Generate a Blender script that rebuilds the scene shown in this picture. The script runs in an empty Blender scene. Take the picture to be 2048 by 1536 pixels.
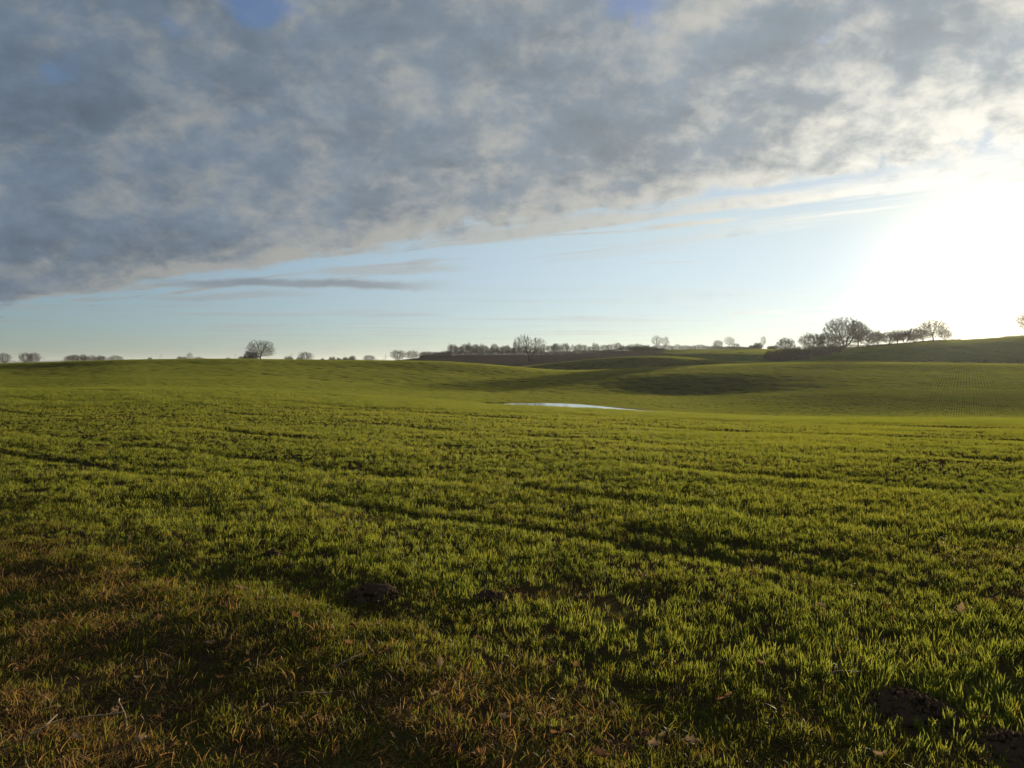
import bpy, math, numpy as np
from mathutils import Vector
R = math.radians
sc = bpy.context.scene
COL = sc.collection
rng = np.random.default_rng(11)

# ------------------------------------------------------------------ camera
EYE = 1.6
FPX, CX, HY = 1577.0, 1024.0, 730.0          # focal length, centre and horizon in photograph pixels
cam = bpy.data.cameras.new('camera'); camo = bpy.data.objects.new('camera', cam); COL.objects.link(camo)
camo.location = (0, 0, EYE); camo.rotation_euler = (R(90), 0, 0)
cam.sensor_width = 36; cam.lens = FPX/2048*36; cam.shift_y = -(768-HY)/2048
cam.clip_start = .05; cam.clip_end = 30000
sc.camera = camo
sc.render.engine = 'CYCLES'
sc.view_settings.view_transform = 'Standard'; sc.view_settings.look = 'None'
sc.view_settings.exposure = 1.0; sc.view_settings.gamma = 1
cy = sc.cycles
cy.use_denoising = True
try: cy.denoiser = 'OPENIMAGEDENOISE'
except Exception: pass
cy.max_bounces = 5; cy.diffuse_bounces = 2; cy.glossy_bounces = 2; cy.transmission_bounces = 4; cy.volume_bounces = 0
cy.sample_clamp_indirect = 6

# ------------------------------------------------------------------ sun and sky
SUN_AZ, SUN_EL = R(32.2), R(4.5)              # to the right of the view axis
SUN = Vector((math.sin(SUN_AZ)*math.cos(SUN_EL), math.cos(SUN_AZ)*math.cos(SUN_EL), math.sin(SUN_EL)))
sl = bpy.data.lights.new('sun', 'SUN'); sl.energy = 5.0; sl.angle = R(.55); sl.color = (1, .86, .62)
so = bpy.data.objects.new('sun', sl); COL.objects.link(so)
so.rotation_euler = (-SUN).to_track_quat('-Z', 'Y').to_euler(); so.location = (60, 100, 60)

class NT:
    """small helper for wiring shader nodes"""
    def __init__(s, tree): s.t = tree
    def n(s, typ, **kw):
        o = s.t.nodes.new(typ)
        for k, v in kw.items(): setattr(o, k, v)
        return o
    def put(s, sock, v):
        if isinstance(v, bpy.types.NodeSocket): s.t.links.new(v, sock)
        elif v is not None: sock.default_value = v
    def m(s, op, a, b=None, c=None, clamp=False):
        o = s.n('ShaderNodeMath', operation=op, use_clamp=clamp)
        for i, v in enumerate((a, b, c)):
            if v is not None: s.put(o.inputs[i], v)
        return o.outputs[0]
    def v(s, op, a, b=None, out=0):
        o = s.n('ShaderNodeVectorMath', operation=op)
        s.put(o.inputs[0], a)
        if b is not None:
            s.put(o.inputs['Scale'] if op == 'SCALE' else o.inputs[1], b)
        return o.outputs['Value'] if op in ('DOT_PRODUCT', 'LENGTH', 'DISTANCE') else o.outputs[0]
    def xyz(s, x, y, z=0.0):
        o = s.n('ShaderNodeCombineXYZ'); s.put(o.inputs[0], x); s.put(o.inputs[1], y); s.put(o.inputs[2], z); return o.outputs[0]
    def sep(s, v):
        o = s.n('ShaderNodeSeparateXYZ'); s.put(o.inputs[0], v); return o.outputs
    def step(s, x, a, b, smooth=True):            # 0 at a, 1 at b
        o = s.n('ShaderNodeMapRange', interpolation_type='SMOOTHERSTEP' if smooth else 'LINEAR')
        s.put(o.inputs[0], x); s.put(o.inputs[1], a); s.put(o.inputs[2], b); o.inputs[3].default_value = 0; o.inputs[4].default_value = 1
        return o.outputs[0]
    def noise(s, vec, scale, detail=5, rough=.55, dist=0.0, lac=2.0, col=False):
        o = s.n('ShaderNodeTexNoise'); s.put(o.inputs['Vector'], vec)
        o.inputs['Scale'].default_value = scale; o.inputs['Detail'].default_value = detail
        o.inputs['Roughness'].default_value = rough; o.inputs['Lacunarity'].default_value = lac; o.inputs['Distortion'].default_value = dist
        return o.outputs['Color' if col else 'Fac']
    def mix(s, f, a, b, mode='MIX'):
        o = s.n('ShaderNodeMix', data_type='RGBA', blend_type=mode)
        s.put(o.inputs[0], f)
        for i, v in ((6, a), (7, b)):
            if isinstance(v, tuple) and len(v) == 3: v = v + (1,)
            s.put(o.inputs[i], v)
        return o.outputs[2]
    def ramp(s, f, stops, interp='LINEAR'):
        o = s.n('ShaderNodeValToRGB'); o.color_ramp.interpolation = interp
        e = o.color_ramp.elements
        while len(e) < len(stops): e.new(.5)
        for q, (p, c) in zip(e, stops): q.position = p; q.color = c + (1,)
        s.put(o.inputs[0], f); return o.outputs[0]

def make_world():
    w = bpy.data.worlds.new('World'); sc.world = w; w.use_nodes = True
    k = NT(w.node_tree); bg = w.node_tree.nodes['Background']
    sky = k.n('ShaderNodeTexSky', sky_type='NISHITA', sun_disc=False)
    sky.sun_elevation = SUN_EL; sky.sun_rotation = SUN_AZ
    sky.air_density = 1.0; sky.dust_density = .01; sky.ozone_density = 1.0
    d = k.v('NORMALIZE', k.n('ShaderNodeTexCoord').outputs['Generated'])
    dx, dy, dz = k.sep(d)
    zc = k.m('MAXIMUM', dz, .022)
    # a winter sky is paler and less orange at the horizon than the clean-air model
    tint = k.ramp(k.m('MULTIPLY', k.m('MAXIMUM', dz, 0.0), 2.0), [(0, (.40, .82, 3.3)), (.065, (.52, .92, 2.65)), (.16, (.70, 1.01, 2.08)), (.34, (1.08, 1.28, 1.78)), (.6, (.85, 1.14, 1.75)), (.95, (.22, .76, 1.9))])
    clear = k.mix(1.0, sky.outputs[0], tint, 'MULTIPLY')
    cs = k.m('MAXIMUM', k.v('DOT_PRODUCT', d, tuple(SUN)), 0.0)
    # aureole of forward scattered light round the sun
    au = k.m('ADD', k.m('MULTIPLY', k.m('POWER', cs, 4.0), 2.3), k.m('ADD', k.m('MULTIPLY', k.m('POWER', cs, 55.0), 1.2), k.m('MULTIPLY', k.m('POWER', cs, 240.0), 13.0)))
    clear = k.mix(1.0, clear, k.mix(1.0, (1.15, .84, .42), k.xyz(au, au, au), 'MULTIPLY'), 'ADD')
    # cloud layer: the direction projected on a level sheet one unit above the eye
    px = k.m('DIVIDE', dx, zc); py = k.m('DIVIDE', dy, zc)
    s = k.m('MULTIPLY', k.m('ADD', py, k.m('MULTIPLY', px, .86)), 1/1.319)          # across the straight edge of the deck
    t = k.m('MULTIPLY', k.m('SUBTRACT', px, k.m('MULTIPLY', py, .86)), 1/1.319)     # along it
    # heaped cloud has height of its own: its lumps are less foreshortened than the sheet
    V = k.v('SCALE', d, k.m('DIVIDE', 1.6, k.m('ADD', zc, .62)))
    V = k.v('ADD', V, k.v('SCALE', k.v('SUBTRACT', k.noise(V, 5.0, 2, .5, col=True), (.5, .5, .5)), .06))
    big = k.noise(V, 1.9, 2, .5)
    MS = 5.6
    med = k.noise(k.v('ADD', V, (3.1, 7.7, 0)), MS, 7, .58)
    med2 = k.noise(k.v('ADD', V, (3.1+.022, 7.7+.012, -.03)), MS, 6, .58)       # the same a little nearer the sun
    fine = k.noise(k.v('ADD', V, (9.4, 1.3, 0)), 17, 4, .6)
    # distance inside the deck, ragged
    edge_n = k.m('ADD', k.m('MULTIPLY', k.noise(k.xyz(k.m('MULTIPLY', s, .9), k.m('MULTIPLY', t, .35)), 1.1, 4, .6), .55), k.m('MULTIPLY', med, .45))
    e1 = k.m('SUBTRACT', 4.24, k.m('ADD', s, k.m('MULTIPLY', k.m('SUBTRACT', edge_n, .5), 2.6)))
    deck = k.step(e1, -.55, .40)
    deep = k.step(e1, -.3, 1.7)                                     # the deck thickens away from its edge
    gap = None
    for gx, gy, gr in ((335, 50, 22), (505, 15, 30), (140, 155, 22), (1265, 5, 26), (1640, 85, 16)):
        v0 = Vector(((gx-CX)/FPX, 1.0, (HY-gy)/FPX)).normalized()
        off = k.v('MULTIPLY', k.v('SUBTRACT', d, tuple(v0)), (.8, 1.0, 1.15)); gr = gr/FPX
        g = k.m('SUBTRACT', 1.0, k.step(k.m('ADD', k.v('LENGTH', off), k.m('MULTIPLY', k.m('SUBTRACT', med, .5), .16)), -.3*gr, gr*1.9))
        gap = g if gap is None else k.m('MAXIMUM', gap, g)
    rel_t = k.m('ADD', k.m('MULTIPLY', k.m('SUBTRACT', big, .5), 1.5), k.m('ADD', k.m('MULTIPLY', k.m('SUBTRACT', med, .5), 2.6), k.m('MULTIPLY', k.m('SUBTRACT', fine, .5), 1.0)))
    relief = k.m('MULTIPLY', k.m('SUBTRACT', med, med2), 4.2)
    thick = k.m('MULTIPLY', deck, k.m('ADD', k.m('ADD', .40, k.m('MULTIPLY', deep, .56)), rel_t))
    # flat streaks lying beyond the edge of the deck
    streak_n = k.noise(k.xyz(k.m('MULTIPLY', s, 1.5), k.m('MULTIPLY', t, .30), 4.0), 1.25, 6, .55, .3)
    band = k.m('MULTIPLY', k.step(s, 3.6, 4.3), k.m('SUBTRACT', 1.0, k.step(s, 4.9, 6.6)))
    st = k.m('MULTIPLY', k.step(streak_n, .47, .66), k.m('ADD', k.m('MULTIPLY', band, .85), .05))
    low_n = k.noise(k.xyz(k.m('MULTIPLY', px, .22), k.m('MULTIPLY', py, .55), 8.0), 1.0, 5, .55)
    low = k.m('MULTIPLY', k.step(low_n, .46, .68), k.m('MULTIPLY', k.m('SUBTRACT', 1.0, k.step(dz, .04, .13)), .45))
    st = k.m('MAXIMUM', st, low)
    # single drawn-out clouds that stand apart under the deck
    lens = None
    for (x0, y0, x1, y1, wd, a, dk) in ((270, 564, 900, 571, .85, .9, .85), (280, 601, 640, 586, .7, .5, .4), (940, 478, 1300, 461, .07, .7, 0), (1270, 459, 1490, 436, .13, .95, 0), (1470, 420, 1830, 368, .16, .9, 0), (620, 548, 930, 532, .5, .6, .1), (1440, 628, 1590, 624, .8, .5, 0), (700, 632, 900, 630, .9, .4, .3), (1280, 527, 1410, 522, .08, .6, 0)):
        P = []
        for gx, gy in ((x0, y0), (x1, y1)): P.append(Vector(((gx-CX)/(HY-gy), FPX/(HY-gy), 0)))
        ab = P[1]-P[0]; L2 = ab.length_squared; nrm = Vector((-ab.y, ab.x, 0)).normalized()
        rel = k.v('SUBTRACT', k.xyz(px, py), tuple(P[0]))
        h = k.m('MULTIPLY', k.v('DOT_PRODUCT', rel, tuple(ab)), 1/L2)
        dn = k.m('ABSOLUTE', k.m('ADD', k.v('DOT_PRODUCT', rel, tuple(nrm)), k.m('MULTIPLY', k.m('SUBTRACT', med, .5), wd*2.6)))
        ends = k.m('MULTIPLY', k.step(h, -.12, .3), k.m('SUBTRACT', 1.0, k.step(h, .7, 1.12)))
        body = k.m('MULTIPLY', k.m('MULTIPLY', k.m('SUBTRACT', 1.0, k.step(k.m('DIVIDE', dn, wd), .15, 1.15)), ends), a)
        st = k.m('MAXIMUM', st, body)
        if dk: q = k.m('MULTIPLY', body, dk); lens = q if lens is None else k.m('MAXIMUM', lens, q)
    opac = k.m('MAXIMUM', k.m('MULTIPLY', k.step(thick, -.02, .40), k.m('SUBTRACT', 1.0, k.m('MULTIPLY', gap, .72))), st)
    body = k.step(k.m('SUBTRACT', thick, relief), -.22, 1.45); body = k.m('MAXIMUM', body, lens)                                   # how deep the cloud is: deep cloud shows its grey base
    # lit cloud: grey base, bright thin parts, brighter in the forward direction of the sun
    fw = k.m('ADD', k.m('MULTIPLY', k.m('POWER', cs, 3.0), 1.0), k.m('MULTIPLY', k.m('POWER', cs, 26.0), 2.6))
    lit = k.mix(1.0, k.mix(0.0, (2.65, 2.85, 2.85), (0, 0, 0)), k.mix(1.0, (3.0, 2.75, 2.3), k.xyz(fw, fw, fw), 'MULTIPLY'), 'ADD')
    fg = k.m('ADD', k.m('POWER', cs, 3.2), k.m('MULTIPLY', k.m('POWER', cs, 45.0), 2.2))
    tone = k.m('ADD', 1.0, k.m('ADD', k.m('MULTIPLY', k.m('SUBTRACT', big, .5), -.8), k.m('ADD', k.m('MULTIPLY', k.m('SUBTRACT', med, .5), -1.0), k.m('MULTIPLY', k.m('SUBTRACT', fine, .5), -.55))))
    base = k.mix(1.0, k.mix(1.0, (1.28, 1.78, 2.46), k.xyz(tone, tone, tone), 'MULTIPLY'), k.mix(1.0, (1.65, 1.65, 1.4), k.xyz(fg, fg, fg), 'MULTIPLY'), 'ADD')
    cloud = k.mix(body, lit, base)
    out = k.mix(opac, clear, cloud)
    k.put(bg.inputs[0], out); bg.inputs[1].default_value = .0503
    w.cycles.sampling_method = 'MANUAL'; w.cycles.sample_map_resolution = 512
make_world()

# ------------------------------------------------------------------ numeric noise
def vnoise(x, y, seed=0):
    xi = np.floor(x).astype(np.int64); yi = np.floor(y).astype(np.int64); xf = x-xi; yf = y-yi
    def h(a, b):
        v = (a*374761393 + b*668265263 + seed*974634777) & 0xffffffff
        v = ((v ^ (v >> 13))*1274126177) & 0xffffffff
        return ((v ^ (v >> 16)) & 0xffff)/65535.0
    u = xf*xf*(3-2*xf); w = yf*yf*(3-2*yf)
    return (h(xi, yi)*(1-u)+h(xi+1, yi)*u)*(1-w)+(h(xi, yi+1)*(1-u)+h(xi+1, yi+1)*u)*w
def fbm(x, y, seed=0, o=4):
    a, s, n = .5, 0.0, 0.0
    for i in range(o):
        s = s+a*(vnoise(x*2**i, y*2**i, seed+i*17)-.5); n += a; a *= .5
    return s/n*2                                          # about -1..1
def sstep(x, a, b):
    t = np.clip((x-a)/(b-a), 0, 1); return t*t*(3-2*t)

# ------------------------------------------------------------------ terrain
# heights along bearings (bearing written as photograph column), at a series of distances;
# each entry is the apparent row of the ground there, turned into metres
ROWS = {
 46: [(-1500, 790), (0, 782), (250, 779), (500, 782), (700, 792), (860, 802), (960, 809), (1000, 811.8), (1100, 815.2), (1200, 819.6), (1290, 824.3), (1400, 829.5), (1530, 835), (1700, 838), (2048, 839), (3500, 840)],
 62: [(-1500, 793), (0, 786), (250, 783), (500, 786), (700, 798), (860, 810), (1000, 821), (1145, 829), (1290, 836), (1400, 839), (1530, 840), (1700, 842), (2048, 843), (3500, 843)],
 80: [(-1500, 786), (0, 778), (250, 774), (500, 778), (700, 788), (860, 800), (960, 808), (1000, 815), (1145, 820), (1290, 821), (1350, 824), (1400, 826), (1530, 830), (1700, 832), (2048, 832), (3500, 832)],
 110: [(-1500, 770), (0, 758), (250, 752), (500, 756), (700, 766), (860, 778), (1000, 787), (1145, 790), (1290, 793.5), (1400, 794), (1530, 788), (1700, 781), (2048, 781), (3500, 781)],
 150: [(-1500, 752), (0, 740), (250, 731), (500, 731), (700, 737), (860, 744), (1000, 754), (1145, 756.5), (1290, 748.5), (1400, 743.5), (1530, 741.5), (1700, 742.5), (2048, 744.5), (3500, 746)],
 185: [(-1500, 738), (0, 727.5), (250, 719.5), (450, 717.5), (520, 718.5), (700, 720.5), (860, 722), (930, 725), (1000, 731), (1100, 740), (1145, 742), (1200, 740), (1290, 735.5), (1400, 730.5), (1530, 726), (1700, 724), (1900, 726), (2048, 728.5), (3500, 733)],
 225: [(-1500, 740), (0, 729), (250, 722.5), (500, 722), (700, 726), (860, 731), (1000, 744), (1100, 747), (1145, 748), (1290, 740), (1400, 738), (1530, 733), (1700, 732), (2048, 735), (3500, 737)],
 275: [(-1500, 738), (0, 732), (500, 724), (860, 732), (950, 739), (1030, 735), (1100, 727), (1200, 717), (1290, 711), (1350, 712.5), (1440, 721), (1530, 728), (1600, 729), (1700, 729), (2048, 733), (3500, 733)],
 310: [(-1500, 738), (0, 733), (500, 726), (860, 731), (1030, 736), (1100, 731), (1290, 721), (1350, 721), (1440, 723), (1530, 724), (1600, 721), (1700, 717), (1880, 707), (2048, 700), (3500, 700)],
 350: [(-1500, 736), (0, 732), (500, 725), (700, 725), (800, 724), (860, 721), (900, 720), (1000, 721), (1100, 718), (1200, 713), (1290, 708), (1350, 706), (1440, 706), (1530, 708), (1600, 710), (1700, 704), (1760, 699), (1880, 690), (1930, 688), (2048, 681), (3500, 675)],
 430: [(-1500, 733), (0, 729), (250, 726), (500, 723), (700, 724), (800, 721), (860, 713), (900, 710), (1000, 710), (1100, 709), (1150, 707), (1230, 703), (1300, 700), (1400, 698.5), (1530, 698), (1600, 699), (1700, 695), (1760, 691.5), (1880, 682), (1930, 680), (1990, 676), (2048, 671.5), (2500, 662), (3500, 662)],
 560: [(-1500, 731), (0, 728.5), (500, 725), (800, 724), (860, 717), (1000, 715), (1230, 708), (1400, 704), (1600, 702), (1760, 698), (2048, 681), (2500, 672), (3500, 672)],
 900: [(-1500, 730), (500, 728), (1000, 724), (1400, 718), (1800, 714), (2500, 700), (3500, 700)],
 2000: [(-1500, 730), (3500, 727)], 6500: [(-1500, 730.2), (3500, 730)], 14000: [(-1500, 730.2), (3500, 730.2)],
}
PXS = np.arange(-1500, 3501, 20.0)
def _tables():
    ds, zs = [.5, 5., 12.], [np.zeros_like(PXS)]*3
    ds.append(25.); zs.append(np.interp(PXS, [-1500, 400, 1000, 1500, 3500], [.05, .02, -.2, -.42, -.5]))
    ker = np.exp(-.5*(np.arange(-6, 7)*20/34.0)**2); ker /= ker.sum()
    for d in sorted(ROWS):
        p, y = zip(*ROWS[d]); yy = np.interp(PXS, p, y)
        yy = np.convolve(np.pad(yy, 6, 'edge'), ker, 'valid')
        ds.append(float(d)); zs.append(EYE-d*(yy-HY)/FPX)
    return np.log(np.array(ds)), np.array(zs)
LD, ZT = _tables()
def _pchip(xk, yk, x):
    h = np.diff(xk)[:, None]; dl = np.diff(yk, axis=0)/h
    m = np.zeros_like(yk)
    w1 = 2*h[1:]+h[:-1]; w2 = h[1:]+2*h[:-1]
    same = dl[1:]*dl[:-1] > 0
    m[1:-1] = np.where(same, (w1+w2)/(w1/np.where(same, dl[:-1], 1)+w2/np.where(same, dl[1:], 1)), 0)
    m[0] = dl[0]; m[-1] = dl[-1]
    i = np.clip(np.searchsorted(xk, x)-1, 0, len(xk)-2)
    hh = (xk[i+1]-xk[i])[:, None]; t = ((x-xk[i]))[:, None]/hh
    return (2*t**3-3*t**2+1)*yk[i]+(t**3-2*t**2+t)*hh*m[i]+(-2*t**3+3*t**2)*yk[i+1]+(t**3-t**2)*hh*m[i+1]
NLD = 700
LDF = np.linspace(LD[0], LD[-1], NLD)
ZF = _pchip(LD, ZT, LDF)                                   # NLD x NPX
EDGE_N = np.array([.585, .811]); EDGE_C = 3.22             # the line where the sown field meets the rough verge
def verge(x, y): return x*EDGE_N[0]+y*EDGE_N[1]-EDGE_C     # metres into the field, negative on the verge
def polar(x, y):
    az = np.arctan2(x, y); r = np.hypot(x, y); a = np.clip(az, -R(50), R(50))
    return CX+FPX*np.tan(a), np.maximum(r*np.cos(a), .5)
MOLES = [(-.96, 5.50, .19, .085), (-.14, 5.42, .13, .05), (1.88, 3.70, .19, .055), (2.13, 3.28, .20, .06), (-1.98, 6.5, .10, .05)]
def tz(x, y, micro=True):
    x = np.asarray(x, float); y = np.asarray(y, float)
    px, D = polar(x, y)
    fi = np.clip((px-PXS[0])/20.0, 0, len(PXS)-1.001); fj = np.clip((np.log(D)-LDF[0])/(LDF[1]-LDF[0]), 0, NLD-1.001)
    i = fi.astype(int); j = fj.astype(int); u = fi-i; w = fj-j
    z = (ZF[j, i]*(1-u)+ZF[j, i+1]*u)*(1-w)+(ZF[j+1, i]*(1-u)+ZF[j+1, i+1]*u)*w
    if micro:
        near = np.clip(1-(D-20)/60, 0, 1)
        z = z+near*(.026*fbm(x*.55+3, y*.55, 5, 3)+.026*fbm(x*1.7, y*1.7, 9, 3)+.016*fbm(x*5, y*5, 21, 2))
        v = verge(x, y)+.30*fbm(x*.7, y*.7, 31, 3)
        a = x*.811-y*.585
        clod = np.clip(1-(v-.3)/1.2, 0, 1)*np.clip(1-(D-7)/5, 0, 1)
        z = z+clod*.035*fbm(x*3.2, y*3.2, 41, 3)
        z = z+(.012*np.exp(-((v+.10)/.30)**2)-.034*np.exp(-((v-.52)/.28)**2))*np.clip(.6+1.1*fbm(a*.45+4, a*0+2, 93, 3), .1, 1.4)                    # bank and furrow along the edge
        z = z-.03*np.exp(-((v+.95)/.30)**2)*(.6+.4*fbm(a*.6, v*.1, 3, 2))
        for vc, dp, wd in ((3.05, .055, .15), (3.62, .035, .14), (5.1, .04, .2), (8.2, .06, .22), (12.5, .07, .3), (19, .08, .45), (27, .09, .6)):      # old wheel marks along the headland
            vv = verge(x, y)+.12*fbm(a*.5, vc, 51, 2)
            z = z-dp*np.exp(-((vv-vc)/wd)**2)*np.clip(.55+1.2*fbm(a*.35+vc, 0*a+vc, 77, 3), 0, 1.2)*(np.clip(1-(a+2.4)/2.6, .12, 1) if vc < 9 else 1)
        z = z+.006*np.clip((D-46)/30, 0, 1)*np.clip(1-(D-150)/120, 0, 1)*fbm(x*.22, y*.22, 66, 3)*np.clip((D-85)/15, 0, 1)
    return z
def z1(x, y): return float(tz(np.array([x]), np.array([y]))[0])
def at(px, D): return (D*(px-CX)/FPX, D)                   # bearing and distance to ground position

# ------------------------------------------------------------------ objects and materials
def tag(o, label=None, cat=None, group=None, kind=None):
    for k_, v_ in (('label', label), ('category', cat), ('group', group), ('kind', kind)):
        if v_: o[k_] = v_
    return o
def mesh_np(name, V, F, mat, smooth=False):
    """V: n x 3, F: list of arrays (m x 3 or m x 4)"""
    me = bpy.data.meshes.new(name)
    V = np.asarray(V, np.float32); fs = [np.asarray(f, np.int32) for f in F if len(f)]
    me.vertices.add(len(V)); me.vertices.foreach_set('co', V.ravel())
    tot = sum(f.size for f in fs); npoly = sum(len(f) for f in fs)
    me.loops.add(tot); me.polygons.add(npoly)
    me.loops.foreach_set('vertex_index', np.concatenate([f.ravel() for f in fs]))
    cnt = np.concatenate([np.full(len(f), f.shape[1], np.int32) for f in fs])
    st = np.zeros(npoly, np.int32); st[1:] = np.cumsum(cnt)[:-1]
    me.polygons.foreach_set('loop_start', st); me.polygons.foreach_set('loop_total', cnt)
    if smooth: me.polygons.foreach_set('use_smooth', np.ones(npoly, bool))
    me.update(calc_edges=True); me.validate()
    if mat: me.materials.append(mat)
    return me
def link(name, data, parent=None, loc=(0, 0, 0), rz=0, scl=None):
    o = bpy.data.objects.new(name, data); COL.objects.link(o); o.location = loc; o.rotation_euler = (0, 0, rz)
    if scl is not None: o.scale = scl
    if parent: o.parent = parent
    return o
def material(name):
    m = bpy.data.materials.new(name); m.use_nodes = True; k = NT(m.node_tree)
    return m, k, m.node_tree.nodes['Principled BSDF']
def leaf_material(name, a, b, trans=.45, tint=(1.25, 1.25, .7), spec=.06, patch=None, rough=.55):
    """thin blades: diffuse and light passing through, a damp sheen"""
    m, k, p = material(name)
    oi = k.n('ShaderNodeObjectInfo').outputs['Random']; pos = k.n('ShaderNodeNewGeometry').outputs['Position']
    big = k.noise(pos, .35, 3, .6); sm = k.noise(pos, 2.5, 3, .6); one = k.noise(pos, 40, 1, .5)
    f = k.m('ADD', k.m('MULTIPLY', k.m('SUBTRACT', big, .5), 1.4), k.m('ADD', k.m('MULTIPLY', k.m('SUBTRACT', sm, .5), .9), k.m('MULTIPLY', oi, .6)))
    f = k.m('ADD', f, k.m('MULTIPLY', k.m('SUBTRACT', one, .5), .9), clamp=True)
    c = k.mix(f, a, b)
    if patch: c = k.mix(k.step(k.noise(pos, .9, 4, .6), .56, .70), c, patch)
    p.inputs['Base Color'].default_value = (*a, 1); k.put(p.inputs['Base Color'], c)
    p.inputs['Roughness'].default_value = rough; p.inputs['Specular IOR Level'].default_value = spec
    tr = k.n('ShaderNodeBsdfTranslucent'); k.put(tr.inputs['Color'], k.mix(1.0, c, tint, 'MULTIPLY'))
    mx = k.n('ShaderNodeMixShader'); mx.inputs[0].default_value = trans
    m.node_tree.links.new(p.outputs[0], mx.inputs[1]); m.node_tree.links.new(tr.outputs[0], mx.inputs[2])
    m.node_tree.links.new(mx.outputs[0], m.node_tree.nodes['Material Output'].inputs[0])
    return m
M_CROP = leaf_material('winter_wheat', (.100, .122, .027), (.155, .150, .036), trans=.6, tint=(1.75, 1.62, .78))
M_CROPF = leaf_material('winter_wheat_far', (.104, .125, .026), (.155, .150, .034), trans=.57, tint=(1.5, 1.45, .7), spec=.08)
M_STRAW = leaf_material('dead_grass', (.30, .170, .062), (.21, .140, .046), trans=.42, tint=(1.15, 1.05, .8), spec=.08)
M_ROUGH = leaf_material('rough_grass', (.105, .105, .018), (.18, .125, .030), trans=.45, tint=(1.2, 1.2, .65))
def soil_material(name, a, b, green=None, gf=(.45, .6), gs=1.2, silt=False):
    m, k, p = material(name)
    pos = k.n('ShaderNodeNewGeometry').outputs['Position']
    n1 = k.noise(pos, 3.0, 8, .65); n2 = k.noise(pos, 22, 6, .65)
    c = k.mix(k.m('ADD', k.m('MULTIPLY', n1, .6), k.m('MULTIPLY', n2, .4)), a, b)
    if green: c = k.mix(k.step(k.noise(pos, gs, 6, .65), *gf), c, green)
    if silt:
        q = k.v('LENGTH', k.v('MULTIPLY', k.v('SUBTRACT', pos, (9.5, 79.0, 0)), (1/14, 1/11, 0)))
        c = k.mix(k.m('SUBTRACT', 1.0, k.step(k.m('ADD', q, k.m('MULTIPLY', k.m('SUBTRACT', n1, .5), .6)), .75, 1.05)), c, (.17, .135, .085))
    m.node_tree.nodes.remove(p); p = k.n('ShaderNodeBsdfDiffuse'); k.put(p.inputs['Color'], c); m.node_tree.links.new(p.outputs[0], m.node_tree.nodes['Material Output'].inputs[0])
    bu = k.n('ShaderNodeBump'); bu.inputs['Strength'].default_value = .8; bu.inputs['Distance'].default_value = .03
    k.put(bu.inputs['Height'], k.m('ADD', n2, n1)); m.node_tree.links.new(bu.outputs[0], p.inputs['Normal'])
    return m
M_SOIL = soil_material('field_soil', (.034, .023, .012), (.070, .046, .022), (.060, .068, .014), (.46, .66), silt=True)
M_FARG = soil_material('far_green_field', (.060, .090, .018), (.080, .11, .02))
M_PLOUGH = soil_material('ploughed_soil', (.060, .042, .030), (.10, .072, .05))
M_MOLE = soil_material('molehill_soil', (.050, .033, .021), (.11, .072, .045))
def bark_material(name, a, b):
    m, k, p = material(name)
    pos = k.n('ShaderNodeTexCoord').outputs['Object']
    k.put(p.inputs['Base Color'], k.mix(k.noise(pos, 1.5, 5, .6), a, b)); p.inputs['Roughness'].default_value = .85; p.inputs['Specular IOR Level'].default_value = .2
    return m
M_BARK = bark_material('bark', (.036, .028, .019), (.075, .058, .040))
M_TWIG = bark_material('twigs', (.060, .034, .019), (.115, .066, .036))
M_HEDGE = bark_material('hedge_twigs', (.050, .036, .024), (.095, .062, .038))

# ---- ground sheets
def ground():
    a_in = np.linspace(R(-44), R(44), 430); a_out = np.concatenate([np.linspace(R(-180), R(-44), 60)[:-1], a_in, np.linspace(R(44), R(180), 60)[1:]])
    rr = np.concatenate([np.linspace(.4, 2.4, 10), np.linspace(2.5, 13, 170), np.geomspace(13.1, 60, 120), np.geomspace(61, 620, 150), np.geomspace(650, 13500, 30)])
    A, RR = np.meshgrid(a_out, rr); X = RR*np.sin(A); Y = RR*np.cos(A); Z = tz(X, Y)
    V = np.stack([X, Y, Z], -1).reshape(-1, 3); nr, na = X.shape
    idx = np.arange(nr*na).reshape(nr, na)
    Q = np.stack([idx[:-1, :-1], idx[:-1, 1:], idx[1:, 1:], idx[1:, :-1]], -1).reshape(-1, 4)[:, ::-1]
    ctr = V[Q].mean(1); px, D = polar(ctr[:, 0], ctr[:, 1])
    pb = np.interp(D, [290, 330, 360, 430, 600], [1290, 1330, 1330, 1305, 1300])
    plough = (D > 292) & (D < 700) & (px < pb) & (px > 560)
    far = (~plough) & (D > 292+20*0)
    for name, mask, mat in (('crop_field', ~plough & ~far, M_SOIL), ('ploughed_field', plough, M_PLOUGH), ('far_fields', far, M_FARG)):
        f = Q[mask]; u, inv = np.unique(f, return_inverse=True)
        o = link(name, mesh_np(name, V[u], [inv.reshape(-1, 4)], mat, True)); tag(o, kind='structure')
    c = Q[:0]
    hub = link('ground', mesh_np('ground', np.vstack([[[0, 0, z1(.05, .4)]], V[:na]]), [np.stack([np.zeros(na-1, int), np.arange(1, na), np.arange(2, na+1)], -1)[:, ::-1]], M_SOIL, True)); tag(hub, kind='structure')
ground()

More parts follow.
